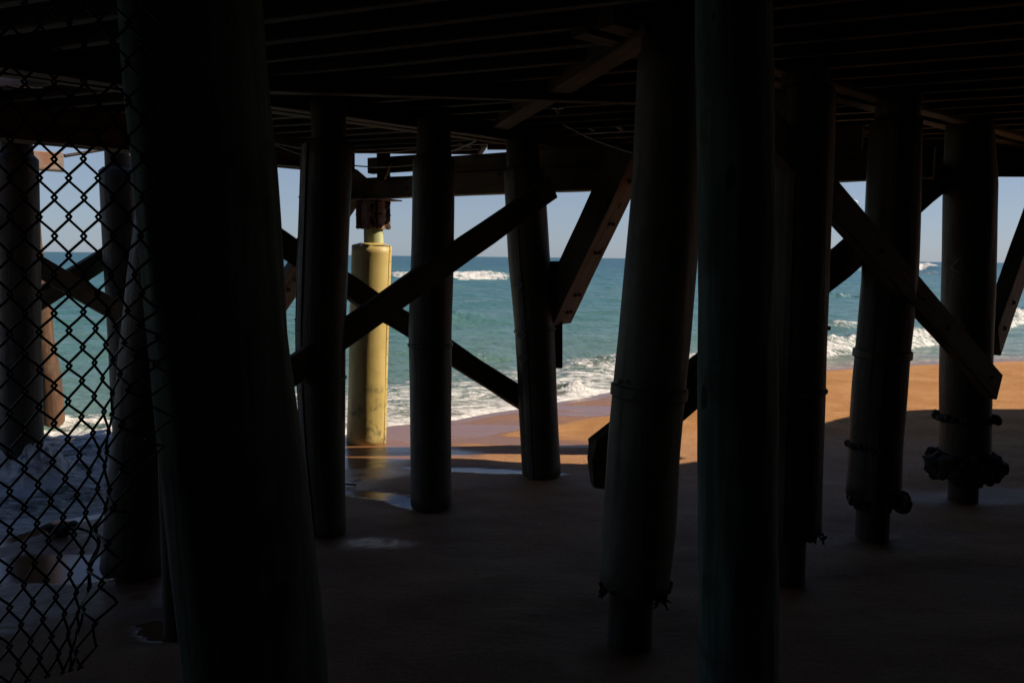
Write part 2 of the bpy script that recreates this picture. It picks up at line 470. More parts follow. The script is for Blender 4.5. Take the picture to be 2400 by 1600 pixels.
# ---------------------------------------------------------------- sea
ang = np.concatenate([np.linspace(-75, -36, 60)[:-1], np.linspace(-36, 36, 860), np.linspace(36, 80, 70)[1:]])*PI/180
dist = np.concatenate([np.geomspace(4.5, 60, 430)[:-1], np.geomspace(60, 260, 230)[:-1], np.geomspace(260, 9000, 120)])
A, D = np.meshgrid(ang, dist)
X = D*np.tan(np.clip(A, -1.3, 1.3))*1.0; X = D*np.sin(A); Y = D*np.cos(A)
sd = shore_sd(X, Y)
far = sstep(0, 5, sd)
# frame with the swell: s = out to sea, l = along the shore
s_ = -.42*X+.907*Y; l_ = .907*X+.42*Y
amp = sstep(.5, 12, sd)*(1-.75*sstep(100, 600, D))
Z = .012 + np.where(sd < 0, .10*sd, 0)
Z += amp*(.10*np.sin(s_*.55+1.3*np.sin(l_*.09)+3*vn(l_*.06, s_*.06, 2)) + .05*np.sin(s_*1.35-l_*.25+2*vn(l_*.2, s_*.2, 4)))
chop = (fbm(l_*.55, s_*1.5, 21, 4)-.5)
Z += chop*.26*sstep(.6, 9, sd)*(1-.7*sstep(60, 250, D))
Z += (fbm(l_*1.6, s_*3.6, 22, 4)-.5)*.085*sstep(.1, 1.2, sd)*sstep(45, 20, D)
foam = np.zeros_like(Z)
side = sstep(2.0, 6.5, X-.45*(Y-14))              # 1 on the right-hand beach, where the wash runs out thin
# white lace along the swash edge, streaks behind it
foam = np.maximum(foam, .98*np.exp(-np.maximum(sd, 0)/1.3)*(1-.55*side))
foam = np.maximum(foam, (.52*sstep(6.5, 1.5, sd)+.24*sstep(17, 6, sd))*(1-.6*side))
leftw = sstep(-2.9, -3.6, X-.15*(Y-9))*sstep(13.2, 11.4, Y)
foam = np.maximum(foam, leftw*(.64+.5*sstep(.38, .58, fbm(X*1.1, Y*2.2, 33))))
Z += leftw*sstep(0, .7, sd)*(.05+.16*(fbm(X*1.1, Y*1.9, 31)-.45)+.11*(fbm(X*4, Y*7, 32)-.5))
# breakers: crest line, height, half-width front/back
def breaker(pl, h, wf, wb, fo=1.0, taper=1.0, seed=0, lump=.35, var=.7):
    global Z, foam
    b, s, par = seg_dist(X, Y, np.array(pl))
    L = sum(np.hypot(*(np.array(q)-np.array(p))) for p, q in zip(pl, pl[1:]))
    e = sstep(0, taper, par)*sstep(0, taper, L-par)
    hv = h*e*(1-var/2+var*vn(par/(.9*h+.4)/1.5, par*0, 40+seed))
    w = np.where(s > 0, wb, wf)
    q = b/w
    prof = np.where(s > 0, np.exp(-q**2), np.clip(1-q, 0, 1)**.7)
    lumpy = 1+lump*2*(fbm(X/h*1.2, Y/h*1.2, 50+seed)-.5)+lump*.9*(fbm(X/h*4, Y/h*4, 60+seed)-.5)
    Z = Z + hv*prof*lumpy
    rough = .5+.9*(fbm(par/h*.8, b/h*2, 70+seed)-.5)
    f = np.where(s > 0, sstep(.55, .05, q), np.where(b < wf*1.05, 1.0, sstep(2.4, 1.0, q)*.7))*e*fo
    foam = np.maximum(foam, f*(.62+.5*rough))
def gl(*pts): return [tuple(G(*p).xy) for p in pts]
breaker(gl((1600, 868), (1700, 850), (1830, 836), (1936, 823), (2060, 812), (2160, 800), (2260, 782), (2400, 748), (2560, 722)), .38, .8, 1.1, .93, 2.2, 1, .4)
breaker(gl((1285, 922), (1320, 917), (1362, 916), (1400, 913)), .17, .4, .5, 1.0, .5, 2, .35)
breaker(gl((830, 652), (905, 650), (1060, 653), (1200, 653), (1280, 656)), .8, 2.6, 6.0, 1.0, 9.0, 3, .2, .3)
breaker(gl((2095, 634), (2160, 630), (2195, 633)), 1.6, 4, 8, 1.0, 6.0, 4, .3)
breaker(gl((1885, 640), (1975, 636), (2030, 632)), .8, 1.6, 4, .62, 5.0, 5)
breaker(gl((2160, 640), (2230, 648), (2290, 656)), .5, 1.6, 4, .66, 5.0, 6)
breaker(gl((1290, 868), (1400, 862), (1480, 858), (1600, 842)), .20, .7, 1.2, .62, 1.2, 7)
breaker(gl((1000, 852), (1130, 836), (1240, 828)), .16, .6, 1.2, .55, 1.6, 8)
breaker(gl((1850, 775), (1960, 771), (2100, 765)), .22, .8, 1.5, .68, 2.0, 9)
breaker(gl((1880, 700), (1980, 696), (2110, 700), (2250, 702)), .30, 1.0, 2.5, .56, 3.0, 10)
breaker(gl((900, 760), (1060, 752), (1180, 748)), .25, 1.0, 2.2, .42, 3.0, 12)
# splash thrown up where the wash meets the piles on the left
breaker(gl((-160, 1150), (-30, 1120), (60, 1118), (140, 1138)), .30, .35, .35, 1.0, .3, 11, .8)
foam = np.where(sd < -.02, 0.95*sstep(-.5, -.1, sd)*(1-.6*side), foam)
foam = np.clip(foam, 0, 1.1)

def water_material():
    m, nt, b = nodes('sea_water')
    v = coords(nt)
    fo = N(nt, 'ShaderNodeAttribute', attribute_name='foam').outputs['Fac']
    sda = N(nt, 'ShaderNodeAttribute', attribute_name='offshore').outputs['Fac']
    vl = N(nt, 'ShaderNodeMapping'); vl.inputs['Rotation'].default_value = (0, 0, -math.radians(24.8)); vl.inputs['Scale'].default_value = (.45, 1.0, 1)
    nt.links.new(v, vl.inputs[0]); vl = vl.outputs[0]
    big = noise_(nt, vl, .22, 4, .6); mid = noise_(nt, vl, 1.1, 4, .6, .5); fine = noise_(nt, vl, 5.5, 4, .6)
    base = ramp(nt, [(0, (.19, .13, .075)), (.04, (.135, .14, .095)), (.14, (.095, .15, .118)), (.35, (.06, .135, .125)), (.68, (.03, .108, .122)), (1, (.010, .064, .094))],
                math_(nt, 'MULTIPLY', math_(nt, 'LOGARITHM', math_(nt, 'ADD', math_(nt, 'MULTIPLY', sda, .35), 1.0), 10.0), .5))
    base = mixc(nt, base, (.08, .155, .105), math_(nt, 'MULTIPLY', ramp_f(nt, big, .5, .72), .5))
    # foam: lace from warped noise, threshold set by how foamy the water is there
    wv = N(nt, 'ShaderNodeMapping'); wv.inputs['Scale'].default_value = (1, 1.8, 1); wv.inputs['Rotation'].default_value = (0, 0, -math.radians(24.8)); nt.links.new(v, wv.inputs[0])
    f1 = noise_(nt, wv.outputs[0], 1.5, 6, .62, 1.4); f2 = noise_(nt, wv.outputs[0], 5.0, 5, .65, .8)
    lace = math_(nt, 'ADD', math_(nt, 'MULTIPLY', f1, .62), math_(nt, 'MULTIPLY', f2, .38))
    thr = math_(nt, 'SUBTRACT', .83, math_(nt, 'MULTIPLY', fo, .48))
    fm = math_(nt, 'SUBTRACT', lace, thr)
    fm = ramp_f(nt, fm, -.05, .11)
    fm = math_(nt, 'MULTIPLY', fm, ramp_f(nt, fo, .06, .3))
    fcol = mixc(nt, (.46, .455, .43), (.72, .715, .70), f2)
    c = mixc(nt, base, fcol, fm)
    nt.links.new(c, b.inputs['Base Color'])
    rgh = ramp(nt, [(0, (.10,)*3), (.4, (.16,)*3), (1, (.34,)*3)], math_(nt, 'MULTIPLY', math_(nt, 'LOGARITHM', math_(nt, 'ADD', sda, 1.0), 10.0), .4))
    nt.links.new(math_(nt, 'MAXIMUM', rgh, math_(nt, 'MULTIPLY', fm, .8)), b.inputs['Roughness'])
    b.inputs['IOR'].default_value = 1.33
    nt.links.new(math_(nt, 'SUBTRACT', .5, math_(nt, 'MULTIPLY', fm, .4)), b.inputs['Specular IOR Level'])
    n = bump(nt, b, math_(nt, 'ADD', math_(nt, 'MULTIPLY', mid, 1.0), math_(nt, 'MULTIPLY', fine, .28)), .9, .26)
    bump(nt, b, math_(nt, 'ADD', math_(nt, 'MULTIPLY', fm, .6), math_(nt, 'MULTIPLY', math_(nt, 'MULTIPLY', f2, fm), 1.2)), .6, .05, n)
    return m
sea = grid_mesh('sea', X, Y, Z, sd > -.55, {'foam': foam, 'offshore': np.maximum(sd, 0)}, water_material())
tag(sea, 'teal sea with white surf rolling onto the beach', None, None, 'structure')

# ---------------------------------------------------------------- piles
bm = bmesh.new(); bmesh.ops.create_icosphere(bm, subdivisions=1, radius=.009)
_me = bpy.data.meshes.new('stud'); bm.to_mesh(_me); bm.free(); _me.materials.append(M['steel'])
STUD = bpy.data.objects.new('stud', _me)
def seam(parent, secs, base, ang_, w=.07, thick=.012, studs=10, mat=None):
    """vertical lapped seam with studs, on the jacket at angle ang_ (0 = right, 270 = towards the camera)"""
    pts = lerp_pts(secs, 12); d = Vector((math.cos(ang_), math.sin(ang_), 0)); tg = Vector((-d.y, d.x, 0))
    bm = bmesh.new(); prev = None
    for p, r in pts:
        c = p-base; rr = math.sqrt(max(1e-6, r*r-(w/2)**2))
        ring = [bm.verts.new(c+d*q+tg*s) for q, s in ((rr-.006, -w/2), (rr+thick, -w/2), (r+thick, 0), (rr+thick, w/2), (rr-.006, w/2))]
        if prev:
            for k in range(4): bm.faces.new((prev[k], prev[k+1], ring[k+1], ring[k]))
        prev = ring
    o = obj('seam_strip', bm, mat, parent, False)
    for i in range(studs):
        p, r = lerp_pts(secs, 40)[int((i+.5)*40/studs)]
        so = STUD.copy(); col.objects.link(so); so.parent = o; so.location = p-base+d*(r+thick)
    return o
def band(parent, secs, base, z0, z1, mat, extra=.014):
    pts = lerp_pts(secs, 80); s = [(p, r) for p, r in pts if z0 <= p.z <= z1]
    if len(s) < 2: return
    bm = bmesh.new()
    s = [s[0], s[-1]]
    a, b = s; ax = (b[0]-a[0]).normalized()
    P_ = [a[0]-base, a[0]-base+ax*.012, b[0]-base-ax*.012, b[0]-base]; R_ = [a[1]+.002, a[1]+extra, b[1]+extra, b[1]+.002]
    tube(bm, P_, R_, 32, True)
    o = obj('band', bm, mat, parent, True, autosm=.6)
    return o
def washer(parent, world, base, ndir, r=.05):
    b = obj('washer_plate', bolt_bm(.018, r*1.25, .02, True), M['washer'], parent, False)
    m = Matrix.Translation(world-base) @ Matrix.Rotation(math.atan2(ndir.x, -ndir.y), 4, 'Z') @ Matrix.Rotation(.35, 4, 'Y')
    b.matrix_local = m
def pile(name, y, jacket, core, label, group='jacketed pier piles', jm='jacket', cm='core', seg=36, wob=.006, rag=(.02, .01), ribs=0, seed=0., chamfer=True):
    """jacket/core: [(left px, right px, py)] from foot to top at distance y"""
    cs = secs_px(core, y)
    base = Vector((cs[0][0].x, y, 0)); base.z = sand_z(base.x, base.y)
    cs[0] = (cs[0][0].copy(), cs[0][1]); cs[0][0].z = min(cs[0][0].z, base.z-.35)
    e = empty(name, base, label, 'pile', group)
    bm = bmesh.new(); q = lerp_pts(cs, 26)
    tube(bm, [p-base for p, r in q], [r for p, r in q], 28, True, .006, 5, seed)
    obj('core', bm, M[cm], e)
    js = None
    if jacket:
        js = secs_px(jacket, y)
        bm = bmesh.new(); q = lerp_pts(js, 30)
        pts = [p-base for p, r in q]; rad = [r for p, r in q]
        if chamfer:                         # mortar cone at the jacket's head
            pts.append(pts[-1]+Vector((0, 0, .045))); rad.append(rad[-1]*.80)
        tube(bm, pts, rad, seg, True, wob, 4, seed+5, ribs, .0035 if ribs else 0, rag)
        obj('jacket', bm, M[jm], e)
    return e, base, js
def crust(parent, base, c, r, h, n, size, seed, name='oyster_growth', spread=1.0, arc=(0, 2*PI)):
    """lumpy shell crust round a pile"""
    bm = bmesh.new(); rr = random.Random(seed)
    for i in range(n):
        t = rr.uniform(*arc); z = rr.uniform(-h, h)
        s = size*rr.uniform(.55, 1.25)*(1-.5*abs(z)/max(h, 1e-3))
        p = c-base+Vector((math.cos(t)*(r+s*.25*spread), math.sin(t)*(r+s*.25*spread), z))
        m = Matrix.Translation(p) @ Matrix.Rotation(rr.uniform(0, 6), 4, Vector((rr.random(), rr.random(), rr.random())).normalized()) @ Matrix.Diagonal((1, rr.uniform(.6, 1), rr.uniform(.5, .9), 1))
        res = bmesh.ops.create_icosphere(bm, subdivisions=2, radius=s, matrix=m)
        for v in res['verts']:
            d = (v.co-p); v.co = p+d*(1+.35*mnoise.noise(v.co*14+Vector((seed, 0, 0)))+.18*mnoise.noise(v.co*45))
    o = obj(name, bm, M['oyster'], parent, False)
    md = o.modifiers.new('merge', 'REMESH'); md.mode = 'VOXEL'; md.voxel_size = .011
    return o
def weed(parent, base, c, n, L, seed, spread=.04):
    bm = bmesh.new(); rr = random.Random(seed)
    for i in range(n):
        p = c-base+Vector((rr.uniform(-spread, spread), rr.uniform(-.05, .05), rr.uniform(-.01, .01)))
        a = rr.uniform(-.6, .6); l = L*rr.uniform(.4, 1.1)
        pts = [p+Vector((a*l*t*t+.01*math.sin(t*7+i), .02*math.sin(t*5+i*2), -l*t)) for t in (0, .3, .6, 1)]
        prev = None
        for k, q in enumerate(pts):
            w = .012*(1-.55*k/3)*rr.uniform(.7, 1.6)
            ring = [bm.verts.new(q+Vector((s1*w, s2*w*.35, 0))) for s1, s2 in ((-1, -1), (1, -1), (1, 1), (-1, 1))]
            if prev:
                for j in range(4): bm.faces.new((prev[j], prev[(j+1) % 4], ring[(j+1) % 4], ring[j]))
            prev = ring
    return obj('hanging_weed', bm, M['weed'], parent, False)

def gy(px, py): return G(px, py).y
# bent nearest the middle: G, H, I
yG, yH, yI = gy(757, 1243), gy(1010, 1180), gy(1269, 1116)
e, b, js = pile('jacketed_pile', yG, [(730, 809, 1246), (708, 808, 1046), (696, 808, 814), (700, 814, 650), (711, 826, 343)],
                [(733, 806, 1246), (732, 812, 340), (728, 810, 240)],
                'grey jacketed pile with a studded seam on its left side, left end of crossed braces', seed=1)
seam(e, js, b, math.radians(222), .085, .014, 12, M['jacket'])
seam(e, js, b, math.radians(196), .06, .014, 10, M['jacket'])
band(e, js, b, 1.42, 1.52, M['jacket'])
e, b, js = pile('jacketed_pile', yH, [(963, 1058, 1181), (961, 1058, 900), (958, 1059, 785), (964, 1064, 580), (967, 1066, 376)],
                [(966, 1056, 1183), (975, 1058, 376), (978, 1055, 280)],
                'grey jacketed pile between the yellow pile and the pile with square washer plates', seed=2)
band(e, js, b, 1.64, 1.73, M['jacket'])
e, b, js = pile('jacketed_pile', yI, [(1224, 1314, 1112), (1216, 1306, 937), (1207, 1301, 775), (1199, 1294, 690), (1191, 1289, 614), (1180, 1276, 402)],
                [(1228, 1312, 1117), (1188, 1266, 400), (1185, 1260, 310)],
                'leaning jacketed pile with three square washer plates down its front', seed=3)
seam(e, js, b, math.radians(236), .07, .012, 12, M['jacket'])
band(e, js, b, 1.70, 1.78, M['jacket'])
for px, py in ((1214, 667), (1222, 785), (1226, 838)):
    c = P(px, py, yI-.215); washer(e, c, b, Vector((-.35, -.93, 0)))
# bent on the right: K, M, N, O
yK, yM, yN, yO = gy(1476, 1494), gy(1850, 1345), gy(2045, 1252), gy(2258, 1165)
e, b, js = pile('jacketed_pile', yK, [(1405, 1567, 1366), (1412, 1582, 1240), (1424, 1592, 1060), (1439, 1607, 895), (1449, 1617, 800), (1466, 1634, 600), (1482, 1643, 420), (1494, 1650, 130)],
                [(1424, 1527, 1497), (1428, 1531, 1370), (1500, 1640, 130), (1505, 1642, 70)],
                'broad jacketed pile on a bare timber foot, just left of the green timber pile', jm='jacket_green', seed=4, rag=(.06, .01), chamfer=False)
band(e, js, b, 1.66, 1.80, M['jacket_green'], .017)
for px, py in ((1455, 894), (1474, 895)):
    washer(e, P(px, py, yK-.235), b, Vector((-.3, -.95, 0)), .008)
c = js[0][0]
crust(e, b, c+Vector((.02, 0, -.01)), js[0][1]*.82, .03, 26, .05, 5, 'barnacle_crust', 1, (PI*1.5, PI*2.2))
weed(e, b, c+Vector((-.21, -.08, .02)), 9, .10, 2, .03); weed(e, b, c+Vector((.21, -.06, -.02)), 3, .16, 3, .02); weed(e, b, c+Vector((.1, -.15, -.03)), 10, .07, 9, .08)
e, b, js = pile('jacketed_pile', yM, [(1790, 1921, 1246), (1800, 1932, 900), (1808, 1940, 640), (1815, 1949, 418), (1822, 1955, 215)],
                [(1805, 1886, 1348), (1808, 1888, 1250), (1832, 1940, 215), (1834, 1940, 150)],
                'jacketed pile standing just right of the green timber pile, frayed at its lower rim', jm='jacket_shaded', seed=5, rag=(.05, .01))
seam(e, js, b, math.radians(226), .08, .012, 14, M['jacket'])
band(e, js, b, 1.50, 1.60, M['jacket'])
washer(e, P(1938, 769, yM-.02), b, Vector((1, -.1, 0)), .02)
weed(e, b, js[0][0]+Vector((.2, -.05, .0)), 10, .08, 4, .05)
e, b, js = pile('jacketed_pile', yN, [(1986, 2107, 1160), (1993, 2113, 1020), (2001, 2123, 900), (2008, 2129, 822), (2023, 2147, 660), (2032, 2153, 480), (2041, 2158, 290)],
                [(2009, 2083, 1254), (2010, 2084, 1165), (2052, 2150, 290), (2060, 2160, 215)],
                'tilted ribbed jacketed pile with a frayed weedy rim over a bare timber foot', jm='jacket_shaded', seed=6, ribs=44, rag=(.05, .01))
seam(e, js, b, math.radians(240), .09, .012, 14, M['jacket'])
band(e, js, b, 1.66, 1.80, M['jacket'], .018)
washer(e, P(2148, 570, yN-.02), b, Vector((1, -.1, 0)), .025)
c = js[0][0]
crust(e, b, c+Vector((.05, 0, -.03)), js[0][1]*.9, .06, 90, .075, 8)
crust(e, b, P(2053, 1042, yN), .225, .02, 40, .045, 12, 'oyster_cluster', 1.3, (PI*.9, PI*1.5))
weed(e, b, c+Vector((-.2, -.1, .0)), 10, .06, 6, .06); weed(e, b, c+Vector((.24, -.03, .05)), 4, .06, 7, .02)
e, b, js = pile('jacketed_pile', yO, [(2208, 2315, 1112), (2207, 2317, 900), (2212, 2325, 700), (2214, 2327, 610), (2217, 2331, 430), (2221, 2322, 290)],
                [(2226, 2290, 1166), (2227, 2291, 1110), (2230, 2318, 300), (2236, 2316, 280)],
                'rightmost full pile, wrapped low down in a big oyster clump with a shell ring above', jm='jacket_shaded', seed=7)
for px, py in ((2246, 624), (2247, 765)): washer(e, P(px, py, yO-.24), b, Vector((-.1, -1, 0)), .055)
crust(e, b, P(2262, 1090, yO), .27, .13, 150, .125, 21)
crust(e, b, P(2262, 978, yO), .26, .015, 80, .06, 22, 'oyster_ring', 1.6)
crust(e, b, P(2216, 978, yO), .06, .02, 9, .05, 25, 'oyster_cluster'); crust(e, b, P(2322, 978, yO), .06, .02, 9, .045, 26, 'oyster_cluster')
# hidden pile whose shadow stripes the wet sand
pile('jacketed_pile', 10.75, [(1489, 1573, 1054), (1492, 1576, 420)], [(1504, 1560, 1056), (1504, 1562, 400)],
     'far jacketed pile hidden behind the broad pile, its shadow striping the wet sand', seed=8)
# far yellow pile in the sun
yJ = gy(859, 1034)
e, b, js = pile('jacketed_pile', yJ, [(813, 905, 1037), (817, 908, 900), (820, 912, 740), (825, 918, 576)],
                [(815, 903, 1037), (854, 899, 576), (853, 897, 535), (853, 897, 470)],
                'sunlit yellow jacketed pile with a rusty bolted collar at its top', jm='jacket_yellow', cm='core_green', seed=9, rag=(.01, .02), chamfer=False)
bm = bmesh.new(); p0 = P(871, 572, yJ); bmesh.ops.create_cone(bm, cap_ends=True, segments=36, radius1=js[-1][1]*.985, radius2=.16, depth=.03, matrix=Matrix.Translation(p0-b+Vector((0, 0, .0))))
obj('mortar_top', bm, M['jacket_yellow'], e, False)
seam(e, js, b, math.radians(345), .05, .006, 16, M['jacket_yellow'])
# bolted collar: four bent plates, corner flanges, bolts
c0 = P(875, 537, yJ)-b; c1 = P(875, 471, yJ)-b; H = c1.z-c0.z; R = .172
co = None
for k in range(4):
    t0 = k*PI/2+.35
    bm = bmesh.new(); A_ = []
    for z in (0, H):
        inn = []; out = []
        for q in range(9):
            t = t0+.09+(PI/2-.18)*q/8; d = Vector((math.cos(t), math.sin(t), 0))
            inn.append(bm.verts.new(Vector((c0.x, c0.y, c0.z+z))+d*(R-.012))); out.append(bm.verts.new(Vector((c0.x, c0.y, c0.z+z))+d*R))
        A_.append((inn, out))
    (i0, o0), (i1, o1) = A_
    for q in range(8):
        bm.faces.new((o0[q], o0[q+1], o1[q+1], o1[q])); bm.faces.new((i0[q+1], i0[q], i1[q], i1[q+1]))
        bm.faces.new((o0[q+1], o0[q], i0[q], i0[q+1])); bm.faces.new((o1[q], o1[q+1], i1[q+1], i1[q]))
    bm.faces.new((o0[0], o1[0], i1[0], i0[0])); bm.faces.new((o0[8], i0[8], i1[8], o1[8]))
    co = obj('collar_plate', bm, M['rust'], e, False)
    d = Vector((math.cos(t0), math.sin(t0), 0)); n = Vector((-d.y, d.x, 0))
    bm = bmesh.new()
    for s in (-1, 1):
        m = Matrix((d, n, Vector((0, 0, 1)))).transposed().to_4x4(); m.translation = Vector((c0.x, c0.y, c0.z+H/2))+d*(R+.022)+n*s*.016
        bmesh.ops.create_cube(bm, size=1, matrix=m @ Matrix.Diagonal((.075, .012, H*.98, 1)))
    obj('flange', bm, M['rust'], e, False)
    for z in (.07, .5, .93):
        bb = obj('bolt', bolt_bm(.024, .03, .05, False), M['rust'], e, False)
        bb.matrix_local = Matrix.Translation(Vector((c0.x, c0.y, c0.z+H*z))+d*(R+.034)-n*.022) @ Matrix.Rotation(math.atan2(-n.x, n.y), 4, 'Z')
        bb = obj('bolt', bolt_bm(.024, .03, .05, False), M['rust'], e, False)
        bb.matrix_local = Matrix.Translation(Vector((c0.x, c0.y, c0.z+H*z))+d*(R+.034)+n*.022) @ Matrix.Rotation(math.atan2(n.x, -n.y), 4, 'Z')
    for z in (.22, .78):
        t = t0+PI/4+.35; dd = Vector((math.cos(t), math.sin(t), 0))
        bb = obj('bolt', bolt_bm(.022, .028, .045, False), M['rust'], e, False)
        bb.matrix_local = Matrix.Translation(Vector((c0.x, c0.y, c0.z+H*z))+dd*R) @ Matrix.Rotation(math.atan2(dd.x, -dd.y), 4, 'Z')
bm = bmesh.new(); m = Matrix.Translation(c1+Vector((0, 0, .008))) @ Matrix.Rotation(-.5, 4, 'Z') @ Matrix.Diagonal((.66, .42, .016, 1)); bmesh.ops.create_cube(bm, size=1, matrix=m)
obj('bearing_plate', bm, M['rust'], e, False)

# left-hand piles seen through the fence
yD = gy(50, 1113)
e, b, js = pile('jacketed_pile', yD, [(4, 97, 1110), (1, 91, 800), (-3, 85, 372)], [(8, 94, 1114), (6, 76, 372), (4, 69, 320)],
                'jacketed pile standing in the surf at the far left behind the wire fence', jm='jacket_shaded', seed=10)
seam(e, js, b, math.radians(200), .06, .012, 10, M['jacket'])
yE = 10.4
e, b, js = pile('jacketed_pile', yE, [(272, 352, 1085), (262, 345, 900), (252, 336, 700), (243, 329, 540), (235, 322, 402)],
                [(276, 350, 1088), (249, 306, 400), (247, 304, 330)],
                'leaning jacketed pile with a narrow timber neck, behind the wire fence and crossed braces', jm='jacket_shaded', seed=11)
yB = gy(312, 1336)
e, b, js = pile('jacketed_pile', yB, [(241, 384, 1330), (250, 390, 1240), (268, 404, 1030), (286, 420, 825), (305, 440, 640), (333, 468, 440)],
                [(262, 362, 1338), (345, 445, 440), (360, 455, 250)],
                'stout leaning jacketed pile half hidden behind the big foreground timber pile', seed=12, jm='jacket_shaded')
# leaning bare pile catching the sun
yF = gy(126, 1008)
e, b, js = pile('bare_pile', yF, None, [(98, 154, 1010), (88, 140, 880), (78, 124, 800), (66, 118, 730), (62, 106, 640), (58, 95, 560), (54, 86, 390)],
                'slim reddish bare timber pile leaning in the surf, lit by the sun', 'bare timber piles', cm='red_pile', seed=13)
# slim post in its own pool beside the foreground pile
yC = gy(410, 1466)
e, b, js = pile('bare_pile', yC, None, [(385, 452, 1470), (378, 446, 1250), (370, 440, 1000), (362, 430, 600), (352, 420, 230)],
                'slim dark timber post standing in a small pool beside the big foreground pile', 'bare timber piles', seed=14)
# foreground timber piles (feet below the frame)
def big_pile(name, y, left, right, label, seed, cm='green_pile'):
    secs = []
    for (lx, ly), (rx, ry) in zip(left, right):
        a = P(lx, ly, y); c = P(rx, ry, y); secs.append(((a+c)/2, (c-a).length/2))
    d = (secs[0][0]-secs[1][0]).normalized()
    f = secs[0][0]+d*((secs[0][0].z+.5)/max(.2, -d.z)); secs.insert(0, (f, secs[0][1]*1.02))
    d = (secs[-1][0]-secs[-2][0]).normalized(); secs.append((secs[-1][0]+d*((4.2-secs[-1][0].z)/d.z), secs[-1][1]*.98))
    base = f.copy(); base.z = 0
    bm = bmesh.new(); q = lerp_pts(secs, 70)
    tube(bm, [p-base for p, r in q], [r for p, r in q], 48, True, .010, 6, seed)
    o = obj(name, bm, M[cm], None, True, loc=base)
    return tag(o, label, 'pile', 'big foreground timber piles')
big_pile('timber_pile', 2.25, [(449, 1600), (418, 1310), (362, 800), (326, 357), (291, 0)], [(760, 1600), (724, 1230), (668, 800), (638, 408), (605, 0)],
         'big dark timber pile in the left foreground, green where light grazes its left side', 31)
big_pile('timber_pile', 3.7, [(1640, 1600), (1639, 1200), (1639, 800), (1638, 400), (1632, 0)], [(1820, 1600), (1819, 1200), (1817, 800), (1813, 400), (1806, 0)],
         'big green weathered timber pile right of centre, running from top to bottom of the view', 47)

# ---------------------------------------------------------------- braces
def brace(name, a, b, h, t, label, mat='brace', bolts=(), group='diagonal cross braces', face=-1, bz=(0,), **k):
    o = beam(name, a, b, h, t, M[mat], label, 'brace', group, **k)
    if bolts: bolt_on_beam(o, [x*(b-a).length for x in bolts], bz, face, t)
    return o
brace('cross_brace', P(640, 900, yG-.42), P(1291, 440, yI-.30), .245, .10, 'timber brace rising to the right across the front of three piles', bolts=(.19, .27, .56, .93), rough=.008)
brace('cross_brace', P(560, 506, yG+.30), P(1250, 951, yI+.30), .235, .10, 'timber brace falling to the right behind the piles, ragged along its lower edge', rough=.014)
brace('cross_brace', P(1770, 265, yM-.42), P(2332, 905, yO-.40), .27, .10, 'long timber brace falling to the right across the two rightmost piles', bolts=(.42, .6, .72, .95), rough=.008, ends=(0, -.05))
brace('cross_brace', P(2235, 392, yO+.30), P(1402, 1086, yK+.42), .27, .12, 'timber brace falling to the left behind the broad pile to a rotten rounded end', rough=.02, h1=.38, ends=(0, -.06), rot=.09)
brace('cross_brace', P(-140, 490, yD-.35), P(282, 735, yE-.33), .235, .10, 'timber brace falling to the right in front of the far left pile behind the fence', bolts=(.3, .9), rough=.008)
brace('cross_brace', P(40, 735, yD+.3), P(270, 588, yE+.3), .24, .10, 'timber brace rising to the right behind the far left pile behind the fence', rough=.008)
# boards seen on edge, bounced light painted onto one side as a pale tone
def edge_brace(a, b, wide, narrow, label, lit='pale_lit', nrm=Vector((.75, -.62, 0)), bolts=(.12, .24, .5, .75)):
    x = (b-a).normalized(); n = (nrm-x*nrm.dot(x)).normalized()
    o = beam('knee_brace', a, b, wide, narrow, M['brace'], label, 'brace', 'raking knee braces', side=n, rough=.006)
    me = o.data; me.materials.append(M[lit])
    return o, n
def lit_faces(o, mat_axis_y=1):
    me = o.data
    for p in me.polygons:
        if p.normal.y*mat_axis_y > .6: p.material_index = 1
o, n = edge_brace(P(1297, 744, yI+.15), P(1482, 352, yI-.55), .37, .29, 'thick raking brace, bolted face painted pale as bounce-lit, right of the pile with washer plates')
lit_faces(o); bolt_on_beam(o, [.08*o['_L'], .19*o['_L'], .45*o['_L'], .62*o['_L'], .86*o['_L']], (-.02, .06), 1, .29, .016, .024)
bm = beam_bm(.85, .13, .09, seed=4)
pl = beam('nailer_plank', P(1303, 862, yI+.05), P(1302, 612, yI+.05), .16, .07, M['brace'], 'short upright plank fixed to the right side of the pile with washer plates', 'plank')
bm.free()
o, n = edge_brace(P(645, 712, 10.75), P(850, 412, 11.15), .32, .16, 'raking brace, one face painted pale as if lit, left of the studded seam pile')
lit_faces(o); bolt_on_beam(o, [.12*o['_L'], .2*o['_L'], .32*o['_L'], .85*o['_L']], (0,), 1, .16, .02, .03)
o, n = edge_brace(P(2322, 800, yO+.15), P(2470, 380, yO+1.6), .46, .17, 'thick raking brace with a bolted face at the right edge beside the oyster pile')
lit_faces(o); bolt_on_beam(o, [.07*o['_L'], .2*o['_L'], .38*o['_L'], .56*o['_L'], .75*o['_L']], (0,), 1, .17, .022, .035)

